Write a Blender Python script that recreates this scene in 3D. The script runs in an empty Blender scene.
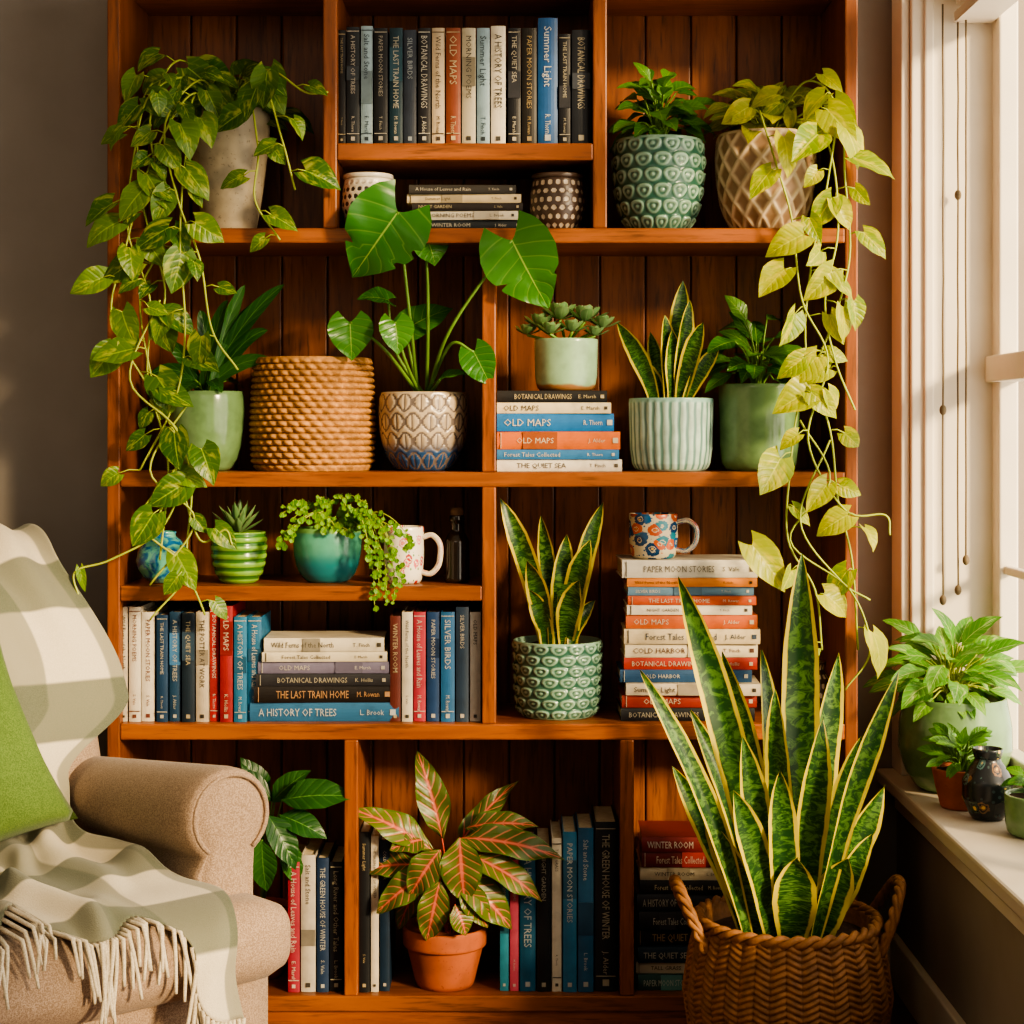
import bpy, math, random
import numpy as np
from mathutils import Vector, Matrix
random.seed(7); np.random.seed(7)
R_=random.uniform
D0=3.6; F=1800.; HZ=430.; ZC=1.2
def S(Y): return (D0+Y)/F
def X(px,Y): return (px-512)*S(Y)
def Z(py,Y): return ZC-(py-HZ)*S(Y)
def P(px,py,Y): return Vector((X(px,Y),Y,Z(py,Y)))
def C(h):
    h=h.lstrip('#'); o=[]
    for i in (0,2,4):
        c=int(h[i:i+2],16)/255
        o.append(c/12.92 if c<=.04045 else ((c+.055)/1.055)**2.4)
    return tuple(o)+(1.,)
scene=bpy.context.scene
# ---------------------------------------------------------------- materials
class B:
    def __init__(s,name,rough=.5,spec=.5):
        s.m=bpy.data.materials.new(name); s.m.use_nodes=True; s.t=s.m.node_tree
        s.b=s.t.nodes['Principled BSDF']; s.out=s.t.nodes['Material Output']
        s.b.inputs['Roughness'].default_value=rough
        s.b.inputs['Specular IOR Level'].default_value=spec
    def put(s,sock,v):
        if hasattr(v,'links') or isinstance(v,bpy.types.NodeSocket): s.t.links.new(v,sock)
        elif v is not None: sock.default_value=v
    def n(s,t): return s.t.nodes.new(t)
    def math(s,op,a,b=None,clamp=False):
        n=s.n('ShaderNodeMath'); n.operation=op; n.use_clamp=clamp
        s.put(n.inputs[0],a)
        if b is not None: s.put(n.inputs[1],b)
        return n.outputs[0]
    def mix(s,f,a,b):
        n=s.n('ShaderNodeMix'); n.data_type='RGBA'
        s.put(n.inputs[0],f); s.put(n.inputs[6],a); s.put(n.inputs[7],b); return n.outputs[2]
    def attr(s,name='luv'):
        n=s.n('ShaderNodeAttribute'); n.attribute_name=name
        x=s.n('ShaderNodeSeparateXYZ'); s.t.links.new(n.outputs['Vector'],x.inputs[0])
        return n.outputs['Vector'],x.outputs[0],x.outputs[1],x.outputs[2]
    def color(s,name='col'):
        n=s.n('ShaderNodeAttribute'); n.attribute_name=name; return n.outputs['Color']
    def co(s,scale=(1,1,1)):
        n=s.n('ShaderNodeTexCoord'); m=s.n('ShaderNodeMapping'); s.t.links.new(n.outputs['Object'],m.inputs[0])
        m.inputs['Scale'].default_value=scale; return m.outputs[0]
    def comb(s,x,y,z):
        n=s.n('ShaderNodeCombineXYZ')
        for i,v in enumerate((x,y,z)): s.put(n.inputs[i],v)
        return n.outputs[0]
    def noise(s,vec,scale,detail=3,rough=.55,dist=0):
        n=s.n('ShaderNodeTexNoise'); s.put(n.inputs['Vector'],vec); n.inputs['Scale'].default_value=scale
        n.inputs['Detail'].default_value=detail; n.inputs['Roughness'].default_value=rough; n.inputs['Distortion'].default_value=dist
        return n.outputs['Fac']
    def voro(s,vec,scale,feature='F1'):
        n=s.n('ShaderNodeTexVoronoi'); n.feature=feature; s.put(n.inputs['Vector'],vec); n.inputs['Scale'].default_value=scale
        return n
    def ramp(s,f,lo,hi,a=0.,b=1.):
        n=s.n('ShaderNodeMapRange'); n.interpolation_type='SMOOTHSTEP'; s.put(n.inputs[0],f)
        n.inputs[1].default_value=lo; n.inputs[2].default_value=hi; n.inputs[3].default_value=a; n.inputs[4].default_value=b
        return n.outputs[0]
    def bump(s,h,st=.3,dist=.002):
        n=s.n('ShaderNodeBump'); n.inputs['Strength'].default_value=st; n.inputs['Distance'].default_value=dist
        s.put(n.inputs['Height'],h); s.t.links.new(n.outputs[0],s.b.inputs['Normal'])
    def base(s,c): s.put(s.b.inputs['Base Color'],c)
    def trans(s,c,f=.3):
        t=s.n('ShaderNodeBsdfTranslucent'); s.put(t.inputs[0],c)
        m=s.n('ShaderNodeMixShader'); m.inputs[0].default_value=f
        s.t.links.new(s.b.outputs[0],m.inputs[1]); s.t.links.new(t.outputs[0],m.inputs[2]); s.t.links.new(m.outputs[0],s.out.inputs[0])

def wood(name,axis,c1,c2,c3,planks=False,rough=.36):
    b=B(name,rough,.4)
    sc={'x':(1.2,14,14),'z':(14,14,1.2),'y':(14,1.2,14)}[axis]
    _,rx,ry,rz=b.attr()
    co=b.co(sc)
    add=b.n('ShaderNodeVectorMath'); add.operation='ADD'; b.t.links.new(co,add.inputs[0])
    b.put(add.inputs[1],b.comb(b.math('MULTIPLY',rz,17.),b.math('MULTIPLY',rz,31.),b.math('MULTIPLY',rz,7.)))
    v=add.outputs[0]
    g=b.noise(v,1.6,5,.6,1.2); fine=b.noise(v,9.,3,.6)
    c=b.mix(b.ramp(g,.35,.65),C(c1),C(c2)); c=b.mix(b.ramp(fine,.5,.72,0,.75),c,C(c3))
    vv=b.ramp(rz,0,1,.0,.4); c=b.mix(vv,c,C(c3))
    b.base(c); b.bump(fine,.2,.001); return b.m
WH=wood('wood_horizontal','x','#a35c28','#82451b','#502d10')
WV=wood('wood_vertical','z','#9c5724','#7c4119','#4b280e')
WBK=wood('wood_back_planks','z','#96582a','#743f1a','#43240e',rough=.42)

def plain(name,h,rough=.6,noise=.0,h2=None,sc=8,bump=0,spec=.4):
    b=B(name,rough,spec); n=b.noise(b.co(),sc,3)
    b.base(b.mix(b.ramp(n,.3,.7),C(h),C(h2 or h)))
    if bump: b.bump(b.noise(b.co(),sc*12,3),bump,.002)
    return b.m
WALL=plain('wall_paint','#8f8982',.85,h2='#8a847d',bump=.1)
WALLR=plain('wall_paint_side','#8d8276',.85,h2='#877c70')
CEIL=plain('ceiling_paint','#b5aca0',.9)
TRIM=plain('trim_paint','#e2d9c8',.5,h2='#dcd2c0')
SILL=plain('sill_paint','#c9bfae',.45,h2='#c2b7a5')
SOIL=plain('soil','#2b1a10',.95,h2='#45301f',sc=60,bump=.8)
CORD=plain('cord','#6a5c44',.7)
FLOOR=wood('floor_wood','x','#6a3c1c','#55300f','#35190a')

def leafmat(name,a,b2,mid=None,midw=.07,edge=None,edgew=.75,veins=0,veincol=None,var=None,varth=.58,band=False,rough=.36,tr=.3,vstr=.5,vw=.18,core=None,corew=.5):
    b=B(name,rough,.4); vec,u,v,r=b.attr()
    au=b.math('ABSOLUTE',u)
    n=b.noise(b.co(),14,2)
    c=b.mix(b.math('ADD',b.math('MULTIPLY',r,.8),b.math('MULTIPLY',b.math('SUBTRACT',n,.4),.7),True),C(a),C(b2))
    if var:
        nv=b.noise(b.comb(b.math('MULTIPLY',u,1.6),b.math('SUBTRACT',b.math('MULTIPLY',v,2.),au),b.math('MULTIPLY',r,40.)),1.3,3,.6,.3)
        c=b.mix(b.ramp(nv,varth-.07,varth+.12,0,.85),c,C(var))
    if core:
        wv=b.math('ADD',au,b.math('MULTIPLY',b.noise(b.comb(u,b.math('MULTIPLY',v,14.),r),1.5,2),.3))
        c=b.mix(b.ramp(wv,corew-.12,corew+.12,1,0),c,C(core))
    if band:
        nb=b.noise(b.comb(b.math('MULTIPLY',u,.9),b.math('MULTIPLY',v,26.),b.math('MULTIPLY',r,30.)),1.3,3,.7,1.2)
        c=b.mix(b.ramp(nb,.38,.56),c,C(band))
    if veins:
        fr=b.math('FRACT',b.math('ADD',b.math('SUBTRACT',b.math('MULTIPLY',v,float(veins)),b.math('MULTIPLY',au,1.6)),b.math('MULTIPLY',r,3.)))
        d=b.math('ABSOLUTE',b.math('SUBTRACT',fr,.5))
        c=b.mix(b.ramp(d,0,vw,vstr,0),c,C(veincol or mid or b2))
        b.bump(b.ramp(d,0,.3),.3,.002)
    if mid: c=b.mix(b.ramp(au,midw*.4,midw,.9,0),c,C(mid))
    if edge:
        e=b.math('ADD',au,b.math('MULTIPLY',b.math('SUBTRACT',b.noise(b.comb(u,b.math('MULTIPLY',v,9.),r),2.,2),.5),.18))
        c=b.mix(b.ramp(e,edgew-.04,edgew+.04),c,C(edge))
    b.base(c); b.trans(c,tr); return b.m
L_POTH=leafmat('pothos_leaf','#2f5c10','#6a8e20','#94b23a',.06,veins=6,vstr=.15,var='#a9b444',varth=.57,tr=.35)
L_POTHY=leafmat('golden_pothos_leaf','#6f9010','#b0b41c','#c8cc40',.06,veins=6,vstr=.15,var='#ccc42c',varth=.54,tr=.4)
L_GREEN=leafmat('deep_green_leaf','#255c12','#55881c','#7ea53c',.06,veins=7,vstr=.2)
L_DARK=leafmat('dark_leaf','#1a471a','#2f621e','#56863a',.05,veins=7,vstr=.2)
L_MONST=leafmat('monstera_leaf','#2c6a1a','#457f24','#8fb050',.03,veins=6,vstr=.25,rough=.26,vw=.08)
L_SNAKE=leafmat('snake_plant_leaf','#446e26','#5a7f36',None,edge='#cdbb3a',edgew=.76,band='#193e1a',rough=.38,tr=.15)
L_VAR=leafmat('variegated_leaf','#4a8a24','#70a436','#b0c878',.06,veins=7,vstr=.2,var='#c8d490',varth=.62)
L_SUCC=leafmat('succulent_leaf','#5a8450','#80a268','#94b47c',.05,edge='#a89a78',edgew=.95)
L_PINK=leafmat('pink_veined_leaf','#44561e','#66742c','#d8705a',.11,veins=8,veincol='#c8785f',vstr=.85,vw=.15,edge='#506a22',edgew=.88,core='#8f4432',corew=.3,tr=.2)
STEM=plain('stem_green','#8a9a30',.5,h2='#a3b044')
STEMD=plain('stem_dark','#4f7024',.5,h2='#628a30')

def potmat(name,hi,lo=None,th=(.25,.75),rough=.3,bot=None,botw=(.15,.5),speck=None,top=None,topw=(.85,.95)):
    b=B(name,rough,.5); vec,u,v,f=b.attr()
    n=b.noise(b.co(),22,3)
    h2=tuple(x*.72 for x in C(hi)[:3])+(1,)
    c=b.mix(b.ramp(n,.35,.7),C(hi),h2)
    if bot: c=b.mix(b.ramp(b.math('ADD',v,b.math('MULTIPLY',b.math('SUBTRACT',n,.5),.15)),botw[0],botw[1],1,0),c,C(bot))
    if lo: c=b.mix(b.ramp(f,th[0],th[1],1,0),c,C(lo))
    if top: c=b.mix(b.ramp(v,topw[0],topw[1]),c,C(top))
    if speck: c=b.mix(b.ramp(b.noise(b.co(),140,2),.62,.72,0,.7),c,C(speck))
    b.base(c); return b.m
def floral(name,basec,cols,sx,sy,rough=.25,dot=.36,leafc='#5f8a4a'):
    b=B(name,rough,.5); vec,u,v,f=b.attr()
    co=b.comb(b.math('MULTIPLY',u,sx),b.math('MULTIPLY',v,sy),0.)
    vo=b.voro(co,1.0); sep=b.n('ShaderNodeSeparateColor'); b.t.links.new(vo.outputs['Color'],sep.inputs[0])
    cr=b.n('ShaderNodeValToRGB'); cr.color_ramp.interpolation='CONSTANT'
    el=cr.color_ramp.elements
    while len(el)<len(cols): el.new(.5)
    for i,h in enumerate(cols): el[i].position=i/len(cols); el[i].color=C(h)
    b.t.links.new(sep.outputs[0],cr.inputs[0])
    nn=b.noise(co,4.,2)
    d=b.math('ADD',vo.outputs['Distance'],b.math('MULTIPLY',b.math('SUBTRACT',nn,.5),.35))
    c=b.mix(b.ramp(d,dot-.02,dot+.02,1,0),C(basec),cr.outputs[0])
    c=b.mix(b.math('MULTIPLY',b.ramp(d,.2,.22),b.ramp(d,.26,.28,1,0)),c,C(basec))
    c=b.mix(b.ramp(d,.1,.14,1,0),c,C('#d8b050'))
    vo2=b.voro(co,2.3)
    c=b.mix(b.math('MULTIPLY',b.ramp(vo2.outputs['Distance'],.2,.24,1,0),b.ramp(d,dot,dot+.04)),c,C(leafc))
    b.base(c); return b.m
def wicker(name,hi,lo):
    b=B(name,.65,.3); vec,u,v,f=b.attr()
    n=b.noise(b.co(),45,3)
    c=b.mix(b.ramp(n,.3,.7),C(hi),tuple(x*.55 for x in C(hi)[:3])+(1,))
    c=b.mix(b.ramp(f,.05,.5,.75,0),c,C(lo)); b.base(c); b.bump(b.noise(b.co(),160,2),.5,.002); return b.m  # hollows of the weave get a darker colour, painted-in shade
def fabric(name,a,b2,sc=420,bump=.5):
    b=B(name,.9,.2)
    w=b.noise(b.co(),sc,2,.7); m=b.noise(b.co(),sc*.25,3,.6)
    c=b.mix(b.ramp(w,.35,.65),C(a),C(b2)); c=b.mix(b.ramp(m,.4,.75,0,.35),c,C(b2))
    b.base(c); b.bump(w,bump,.0015)
    b.b.inputs['Sheen Weight'].default_value=.1; return b.m
def mk_book():
    b=B('book_cover',.45,.35); c=b.color(); n=b.noise(b.co(),30,3)
    c2=b.mix(b.ramp(n,.4,.8,0,.25),c,(0,0,0,1)); b.base(c2); return b.m
BOOKM=mk_book()
PAPER=plain('book_pages','#cdbd9c',.9,h2='#bba987',sc=90)
TERRA=potmat('terracotta','#a8562e','#8a4020',rough=.75,speck='#7a3a20')

# ---------------------------------------------------------------- geometry accumulator
class G:
    def __init__(s): s.v=[];s.f=[];s.a=[];s.c=[];s.m=[];s.n=0
    def add(s,V,Fc,A=None,mat=0,col=(1,1,1,1)):
        V=np.asarray(V,dtype=float).reshape(-1,3); k=len(V)
        s.v.append(V); o=s.n
        s.f.extend([tuple(i+o for i in f) for f in Fc]); s.m.extend([mat]*len(Fc))
        if A is None: A=np.zeros((k,3))
        s.a.append(np.asarray(A,dtype=float).reshape(-1,3)); s.c.append(np.tile(np.array(col,dtype=float),(k,1)))
        s.n+=k
    def obj(s,name,mats,smooth=True,weld=False,bevel=0,loc=None):
        me=bpy.data.meshes.new(name); me.from_pydata(np.concatenate(s.v).tolist(),[],s.f)
        a=me.attributes.new('luv','FLOAT_VECTOR','POINT'); a.data.foreach_set('vector',np.concatenate(s.a).ravel())
        a=me.attributes.new('col','FLOAT_COLOR','POINT'); a.data.foreach_set('color',np.concatenate(s.c).ravel())
        for m in mats: me.materials.append(m)
        me.polygons.foreach_set('material_index',s.m)
        if weld:
            import bmesh
            bm=bmesh.new(); bm.from_mesh(me); bmesh.ops.remove_doubles(bm,verts=bm.verts,dist=1e-5)
            bmesh.ops.recalc_face_normals(bm,faces=bm.faces); bm.to_mesh(me); bm.free()
        me.polygons.foreach_set('use_smooth',[smooth]*len(me.polygons)); me.update()
        o=bpy.data.objects.new(name,me); scene.collection.objects.link(o)
        if bevel:
            md=o.modifiers.new('bevel','BEVEL'); md.width=bevel; md.segments=2; md.limit_method='ANGLE'
        return o
def group(name,objs,loc=(0,0,0),rotz=0,local=False):
    e=bpy.data.objects.new(name,None); scene.collection.objects.link(e); e.empty_display_size=.05
    e.location=loc; e.rotation_euler=(0,0,rotz)
    M=Matrix.Translation(loc)@Matrix.Rotation(rotz,4,'Z')
    for o in objs:
        o.parent=e
        if not local: o.matrix_parent_inverse=M.inverted()
    return e
def gridf(nr,nc,wrap=False):
    f=[]
    for j in range(nr-1):
        for i in range(nc if wrap else nc-1):
            k=(i+1)%nc; f.append((j*nc+i,j*nc+k,(j+1)*nc+k,(j+1)*nc+i))
    return f
BF=[(0,3,2,1),(4,5,6,7),(0,1,5,4),(1,2,6,5),(2,3,7,6),(3,0,4,7)]
def box(g,x0,x1,y0,y1,z0,z1,mat=0,rnd=0,col=(1,1,1,1)):
    V=[(x0,y0,z0),(x1,y0,z0),(x1,y1,z0),(x0,y1,z0),(x0,y0,z1),(x1,y0,z1),(x1,y1,z1),(x0,y1,z1)]
    g.add(V,BF,[(0,0,rnd)]*8,mat,col)
def obox(g,o,T,H,D,a0,a1,b0,b1,c0,c1,mat=0,col=(1,1,1,1)):
    V=[tuple(o+T*a+H*b+D*c) for (a,b,c) in [(a0,b0,c0),(a1,b0,c0),(a1,b0,c1),(a0,b0,c1),(a0,b1,c0),(a1,b1,c0),(a1,b1,c1),(a0,b1,c1)]]
    g.add(V,BF,None,mat,col)
def tube(g,pts,r,seg=6,mat=0,rnd=.5,taper=1.,col=(1,1,1,1)):
    pts=[Vector(p) for p in pts]; n=len(pts)
    t0=(pts[1]-pts[0]).normalized(); up=Vector((0,0,1)) if abs(t0.z)<.9 else Vector((1,0,0))
    s=t0.cross(up).normalized(); V=[];A=[]
    for i,p in enumerate(pts):
        t=(pts[min(i+1,n-1)]-pts[max(i-1,0)]).normalized()
        s=(s-t*s.dot(t)); s=s.normalized() if s.length>1e-6 else t.orthogonal().normalized()
        b=t.cross(s); rr=(r if not callable(r) else r(i/(n-1)))*(1+(taper-1)*i/(n-1))
        for k in range(seg):
            a=2*math.pi*k/seg; V.append(tuple(p+s*(rr*math.cos(a))+b*(rr*math.sin(a)))); A.append((k/seg*2-1,i/(n-1),rnd))
    f=gridf(n,seg,True); f.append(tuple(range(seg-1,-1,-1))); f.append(tuple((n-1)*seg+k for k in range(seg)))
    g.add(V,f,A,mat,col)
def smooth(pts,m=6):
    pts=[Vector(p) for p in pts]
    if len(pts)<3: return [pts[0].lerp(pts[-1],i/m) for i in range(m+1)]
    Q=[pts[0]*2-pts[1]]+pts+[pts[-1]*2-pts[-2]]; out=[]
    for i in range(1,len(Q)-2):
        a,b,c,d=Q[i-1:i+3]
        for k in range(m):
            t=k/m; out.append(.5*((2*b)+(c-a)*t+(2*a-5*b+4*c-d)*t*t+(3*b-a-3*c+d)*t**3))
    out.append(pts[-1]); return out
def ball(g,c,rx,ry,rz,nu=10,nv=7,mat=0,rnd=.5):
    V=[];A=[]
    for j in range(nv+1):
        ph=math.pi*j/nv
        for i in range(nu):
            th=2*math.pi*i/nu; V.append((c[0]+rx*math.sin(ph)*math.cos(th),c[1]+ry*math.sin(ph)*math.sin(th),c[2]-rz*math.cos(ph))); A.append((i/nu,j/nv,rnd))
    g.add(V,gridf(nv+1,nu,True),A,mat)
SH={'heart':([0,.08,.2,.35,.55,.75,.9,1],[.5,.82,.98,1,.82,.5,.2,.0]),
'ovate':([0,.1,.22,.4,.6,.8,.93,1],[.04,.4,.78,1,.9,.55,.22,0]),
'lance':([0,.1,.25,.45,.6,.8,.93,1],[.06,.3,.65,.97,.95,.6,.25,0]),
'strap':([0,.1,.3,.5,.7,.85,.95,1],[.6,.75,.92,1,.85,.6,.3,0]),
'snake':([0,.15,.35,.55,.75,.88,.96,1],[.5,.66,.86,1,.90,.58,.24,0]),
'fat':([0,.15,.35,.55,.75,.9,.97,1],[.4,.6,.85,1,.95,.65,.35,0])}
def leaf(g,base,d,n,L,W,shape='ovate',curl=.6,fold=.25,lobe=0,nu=3,nv=8,mat=0,wave=0,notch=None,rnd=None):
    base=np.array(base); d=Vector(d).normalized(); n=Vector(n)
    s=d.cross(n)
    if s.length<1e-4: s=d.orthogonal()
    s.normalize(); n=s.cross(d)
    s,d,n=np.array(s),np.array(d),np.array(n)
    v=np.linspace(0,1,nv+1)[:,None]; u=np.linspace(-1,1,2*nu+1)[None,:]
    w=np.interp(v,*SH[shape])*W/2
    w=w*np.ones_like(u)
    if notch:
        for side,v0,dp in notch:
            w=w*(1-dp*np.exp(-((v-v0)/.022)**2)*((u*side)>0))
    if abs(curl)<1e-3: curl=1e-3
    vy=v-lobe*np.abs(u)**1.4*np.exp(-v*5)
    fw=L*np.sin(curl*vy)/curl; dn=-L*(1-np.cos(curl*vy))/curl
    x=u*w; zz=dn+fold*np.abs(x)
    if wave: zz=zz+wave*L*np.sin(v*14+u*2)*np.abs(u)
    Pn=base+x[...,None]*s+fw[...,None]*d+zz[...,None]*n
    r=random.random() if rnd is None else rnd
    A=np.stack([u*np.ones_like(v),v*np.ones_like(u),np.full_like(x,r)],-1)
    g.add(Pn,gridf(nv+1,2*nu+1),A,mat)
def blade(g,base,tip,W,bend=(0,0,0),face=0.,fold=.3,nv=16,mat=0,shape='snake',twist=.0,nu=3,wv=.04):
    p0=Vector(base);p2=Vector(tip);p1=(p0+p2)/2+Vector(bend); V=[];A=[]; r=random.random()
    for j in range(nv+1):
        v=j/nv; p=p0*(1-v)**2+p1*2*v*(1-v)+p2*v*v; t=((p1-p0)*(1-v)+(p2-p1)*v).normalized()
        a=face+twist*(v-.4); nr=Vector((math.sin(a),-math.cos(a),0)); s=t.cross(nr).normalized(); nn=s.cross(t)
        w=np.interp(v,*SH[shape])*W/2
        for i in range(-nu,nu+1):
            u=i/nu; V.append(tuple(p+s*(u*w)+nn*(fold*abs(u)**1.3*w+wv*W*math.sin(v*11+r*9+(2 if u>0 else 0))*abs(u)))); A.append((u,v,r))
    g.add(V,gridf(nv+1,2*nu+1),A,mat)
def leafpx(g,bx,by,tx,ty,Y0,Y1,W,nrm=None,shape='ovate',stem=None,stemmat=1,sr=.0025,**k):
    b=P(bx,by,Y0);t=P(tx,ty,Y1); d=t-b
    leaf(g,b,d,nrm or (R_(-.25,.25),-1,.45),d.length*1.04,W*S(Y0),shape,**k)
    if stem is not None:
        st=Vector(stem); m=(st+b)/2+Vector((0,0,.25*abs((b-st).x)+.01)); tube(g,smooth([st,m,b],5),sr,6,stemmat,taper=.7)
def vine(g,ctrl,L,shape='heart',sp=.055,W=.85,lobe=.22,mat=0,sm=1,start=0,r=.0022,pet=.025,jit=.35,tip=True,grow=0.):
    pts=smooth([P(*c) for c in ctrl],8); tube(g,pts,r,5,sm)
    tot=sum((pts[i]-pts[i-1]).length for i in range(1,len(pts)))
    acc=0;side=1;nxt=start
    for i in range(1,len(pts)):
        acc+=(pts[i]-pts[i-1]).length
        if acc>=nxt:
            nxt=acc+sp*R_(.7,1.35)*(1+grow*acc/tot); side=-side; p=pts[i]; t=(pts[i]-pts[i-1]).normalized()
            sv=Vector((side*R_(.4,1.1),R_(-.7,.1),R_(-.1,.5)))
            b=p+(sv.normalized()+t*.4)*pet*R_(.6,1.6)
            tube(g,[p,(p+b)/2+Vector((0,0,.004)),b],.0013,4,sm)
            d=Vector((side*R_(.1,1.1),R_(-.45,.1),-R_(.2,1.0)))
            nr=Vector((R_(-jit,jit)*1.6+.15,-1,R_(-.1,.9)))
            ll=L*R_(.55,1.2)
            leaf(g,b,d,nr,ll,ll*W*R_(.8,1.02),shape,curl=R_(.2,1.),fold=R_(.05,.45),lobe=lobe,mat=mat,wave=.02)
def bush(g,c,rx,ry,rz,n,L,W,shape='ovate',lobe=0,el=(.1,1.3),curl=(.5,1.2),mat=0,sm=1,sr=.0018,fold=(.1,.35),cam=.5,drop=.3,rin=.45,ymax=.25,wave=.02):
    c=Vector(c)
    for k in range(n):
        az=2*math.pi*((k*.618034)%1)+R_(-.2,.2); e=R_(*el); q=R_(rin,1)
        o=Vector((math.cos(az)*math.cos(e),math.sin(az)*math.cos(e),math.sin(e)))
        p=c+Vector((o.x*rx,o.y*ry,o.z*rz))*q
        ll=L*R_(.7,1.15)
        d=Vector((o.x,o.y,o.z*.6-drop+R_(-.25,.25)))
        if p.y+ d.normalized().y*ll>ymax: d.y=-abs(d.y)*.3; p.y=min(p.y,ymax-.01)
        nr=Vector((o.x*.3+R_(-.3,.3),-cam+o.y*.3,1))
        b0=c+Vector((R_(-.01,.01),R_(-.01,.01),-.01)); m=(b0+p)/2+Vector((0,0,.15*rz)); tube(g,smooth([b0,m,p],4),sr,5,sm)
        leaf(g,p,d,nr,ll,ll*W*R_(.85,1.1),shape,curl=R_(*curl),fold=R_(*fold),lobe=lobe,mat=mat,wave=wave)
# pots
def pr(pts): 
    xs,ys=zip(*pts)
    return lambda t: np.interp(t,xs,ys)
CYL=pr([(0,.80),(.03,.86),(.1,.92),(.3,.97),(1,1)]); TAP=pr([(0,.66),(.03,.7),(.5,.86),(1,1)]); 
BOWL=pr([(0,.58),(.04,.66),(.15,.8),(.3,.9),(.5,.97),(.75,1),(.92,.98),(1,.95)])
ROUND=pr([(0,.62),(.05,.72),(.2,.88),(.45,1),(.7,.99),(.9,.93),(1,.9)])
TALL=pr([(0,.62),(.04,.66),(.3,.8),(.7,.96),(.95,1),(1,.99)])
def lathe(g,cx,cy,z0,R,h,prof,pat=None,amp=0,seg=48,rows=20,th=.006,inner=.12,mat=0,close=True):
    V=[];A=[];nr=0
    for j in range(rows+1):
        t=j/rows; r0=R*float(prof(t))
        for i in range(seg):
            u=i/seg; a=2*math.pi*u+math.pi/2; f=pat(u,t) if pat else 1.
            env=min(1,t/.06,(1-t)/.05) if pat else 1
            r=r0+amp*(f-.5)*max(0,env) if pat else r0
            V.append((cx+r*math.cos(a),cy+r*math.sin(a),z0+h*t)); A.append((u,t,f if (pat and env>.3) else 1.))
        nr+=1
    R1=R*float(prof(1.))
    for (dr,dz) in [(th*.25,.0015),(th*.75,.0015),(th,-.001),(th,-h*inner)]:
        for i in range(seg):
            a=2*math.pi*i/seg+math.pi/2; V.append((cx+(R1-dr)*math.cos(a),cy+(R1-dr)*math.sin(a),z0+h+dz)); A.append((i/seg,1,1.))
        nr+=1
    f=gridf(nr,seg,True)
    f.append(tuple(range(seg-1,-1,-1)))
    if close: f.append(tuple((nr-1)*seg+k for k in range(seg)))
    g.add(V,f,A,mat)
    return R1-th
def pot(x0,x1,ytop,z0,prof,mat,pat=None,amp=0,Yc=None,seg=None,rows=None,th=.006,soil=True,nm='pot',yoff=.015):
    mid=(x0+x1)/2
    if Yc is None:
        R=(x1-x0)/2*S(.1); Yc=R+yoff
    R=(x1-x0)/2*S(Yc); cx=X(mid,Yc); h=Z(ytop,Yc)-z0
    g=G(); r=lathe(g,cx,Yc,z0,R,h,prof,pat,amp,seg or (180 if pat else 56),rows or (80 if pat else 20),th)
    o=g.obj(nm,[mat]); out=[o]
    if soil:
        g=G(); V=[(cx,Yc,z0+h*.9+.006)]
        for q in (.5,1.):
            for i in range(24): a=i/24*2*math.pi; V.append((cx+r*q*math.cos(a),Yc+r*q*math.sin(a),z0+h*.9+R_(0,.005)))
        f=[(0,1+i,1+(i+1)%24) for i in range(24)]+[(1+i,25+i,25+(i+1)%24,1+(i+1)%24) for i in range(24)]
        g.add(V,f); out.append(g.obj('soil',[SOIL]))
    return out,Vector((cx,Yc,z0+h)),R
def plant(name,pots,g,mats,c):
    f=g.obj('foliage',mats); return group(name,pots+[f],loc=(c.x,c.y,c.z))
# patterns
def rings(N,Mr):
    def f(u,v):
        x=u*N;y=v*Mr;row=math.floor(y);xx=(x+.5*(row%2))%1-.5;yy=y%1-.5
        d=math.sqrt(xx*xx*1.1+yy*yy); an=math.atan2(yy,xx)
        a=math.exp(-((d-.36-.03*math.sin(an*3))/.10)**2)*(.7+.3*math.cos(an-1.2)); b=.8*math.exp(-(d/.13)**2)
        return min(1,a+b+.12)
    return f
def lattice(N,Mr):
    def f(u,v):
        a=abs(((u*N+v*Mr)%1)-.5)*2;b=abs(((u*N-v*Mr)%1)-.5)*2
        return max(a,b)**3
    return f
def ribs(N): return lambda u,v: .5+.5*math.cos(2*math.pi*N*u+ .25*math.sin(v*14+math.floor(u*N)*2))
def dots(N,Mr,r=.3):
    def f(u,v):
        x=u*N;y=v*Mr;row=math.floor(y);xx=(x+.5*(row%2))%1-.5;yy=y%1-.5
        return 1 if math.hypot(xx,yy)>r else 0
    return f
def petals(N,Mr):
    def f(u,v):
        x=u*N;y=v*Mr;row=math.floor(y);xx=(x+.5*(row%2))%1-.5;yy=y%1
        w=.45*math.sin(math.pi*min(1,max(0,yy)))
        return 0. if abs(abs(xx)-w)<.09 or abs(xx)<.04 else 1.
    return f
def weave(N,Mr):
    def f(u,v):
        x=u*N;y=v*Mr;row=math.floor(y);yy=y%1
        return (abs(math.sin(math.pi*yy))**.5)*(.35+.65*abs(math.sin(math.pi*(x+.5*(row%2)+.35*yy))))
    return f
def herring(N,Mr):
    def f(u,v):
        x=u*N;y=v*Mr;col=math.floor(x);xx=x%1
        q=(y+(xx if col%2 else 1-xx)*1.1)%1
        return (abs(math.sin(math.pi*q))**.6)*(.35+.65*abs(math.sin(math.pi*xx))**.4)
    return f
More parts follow.
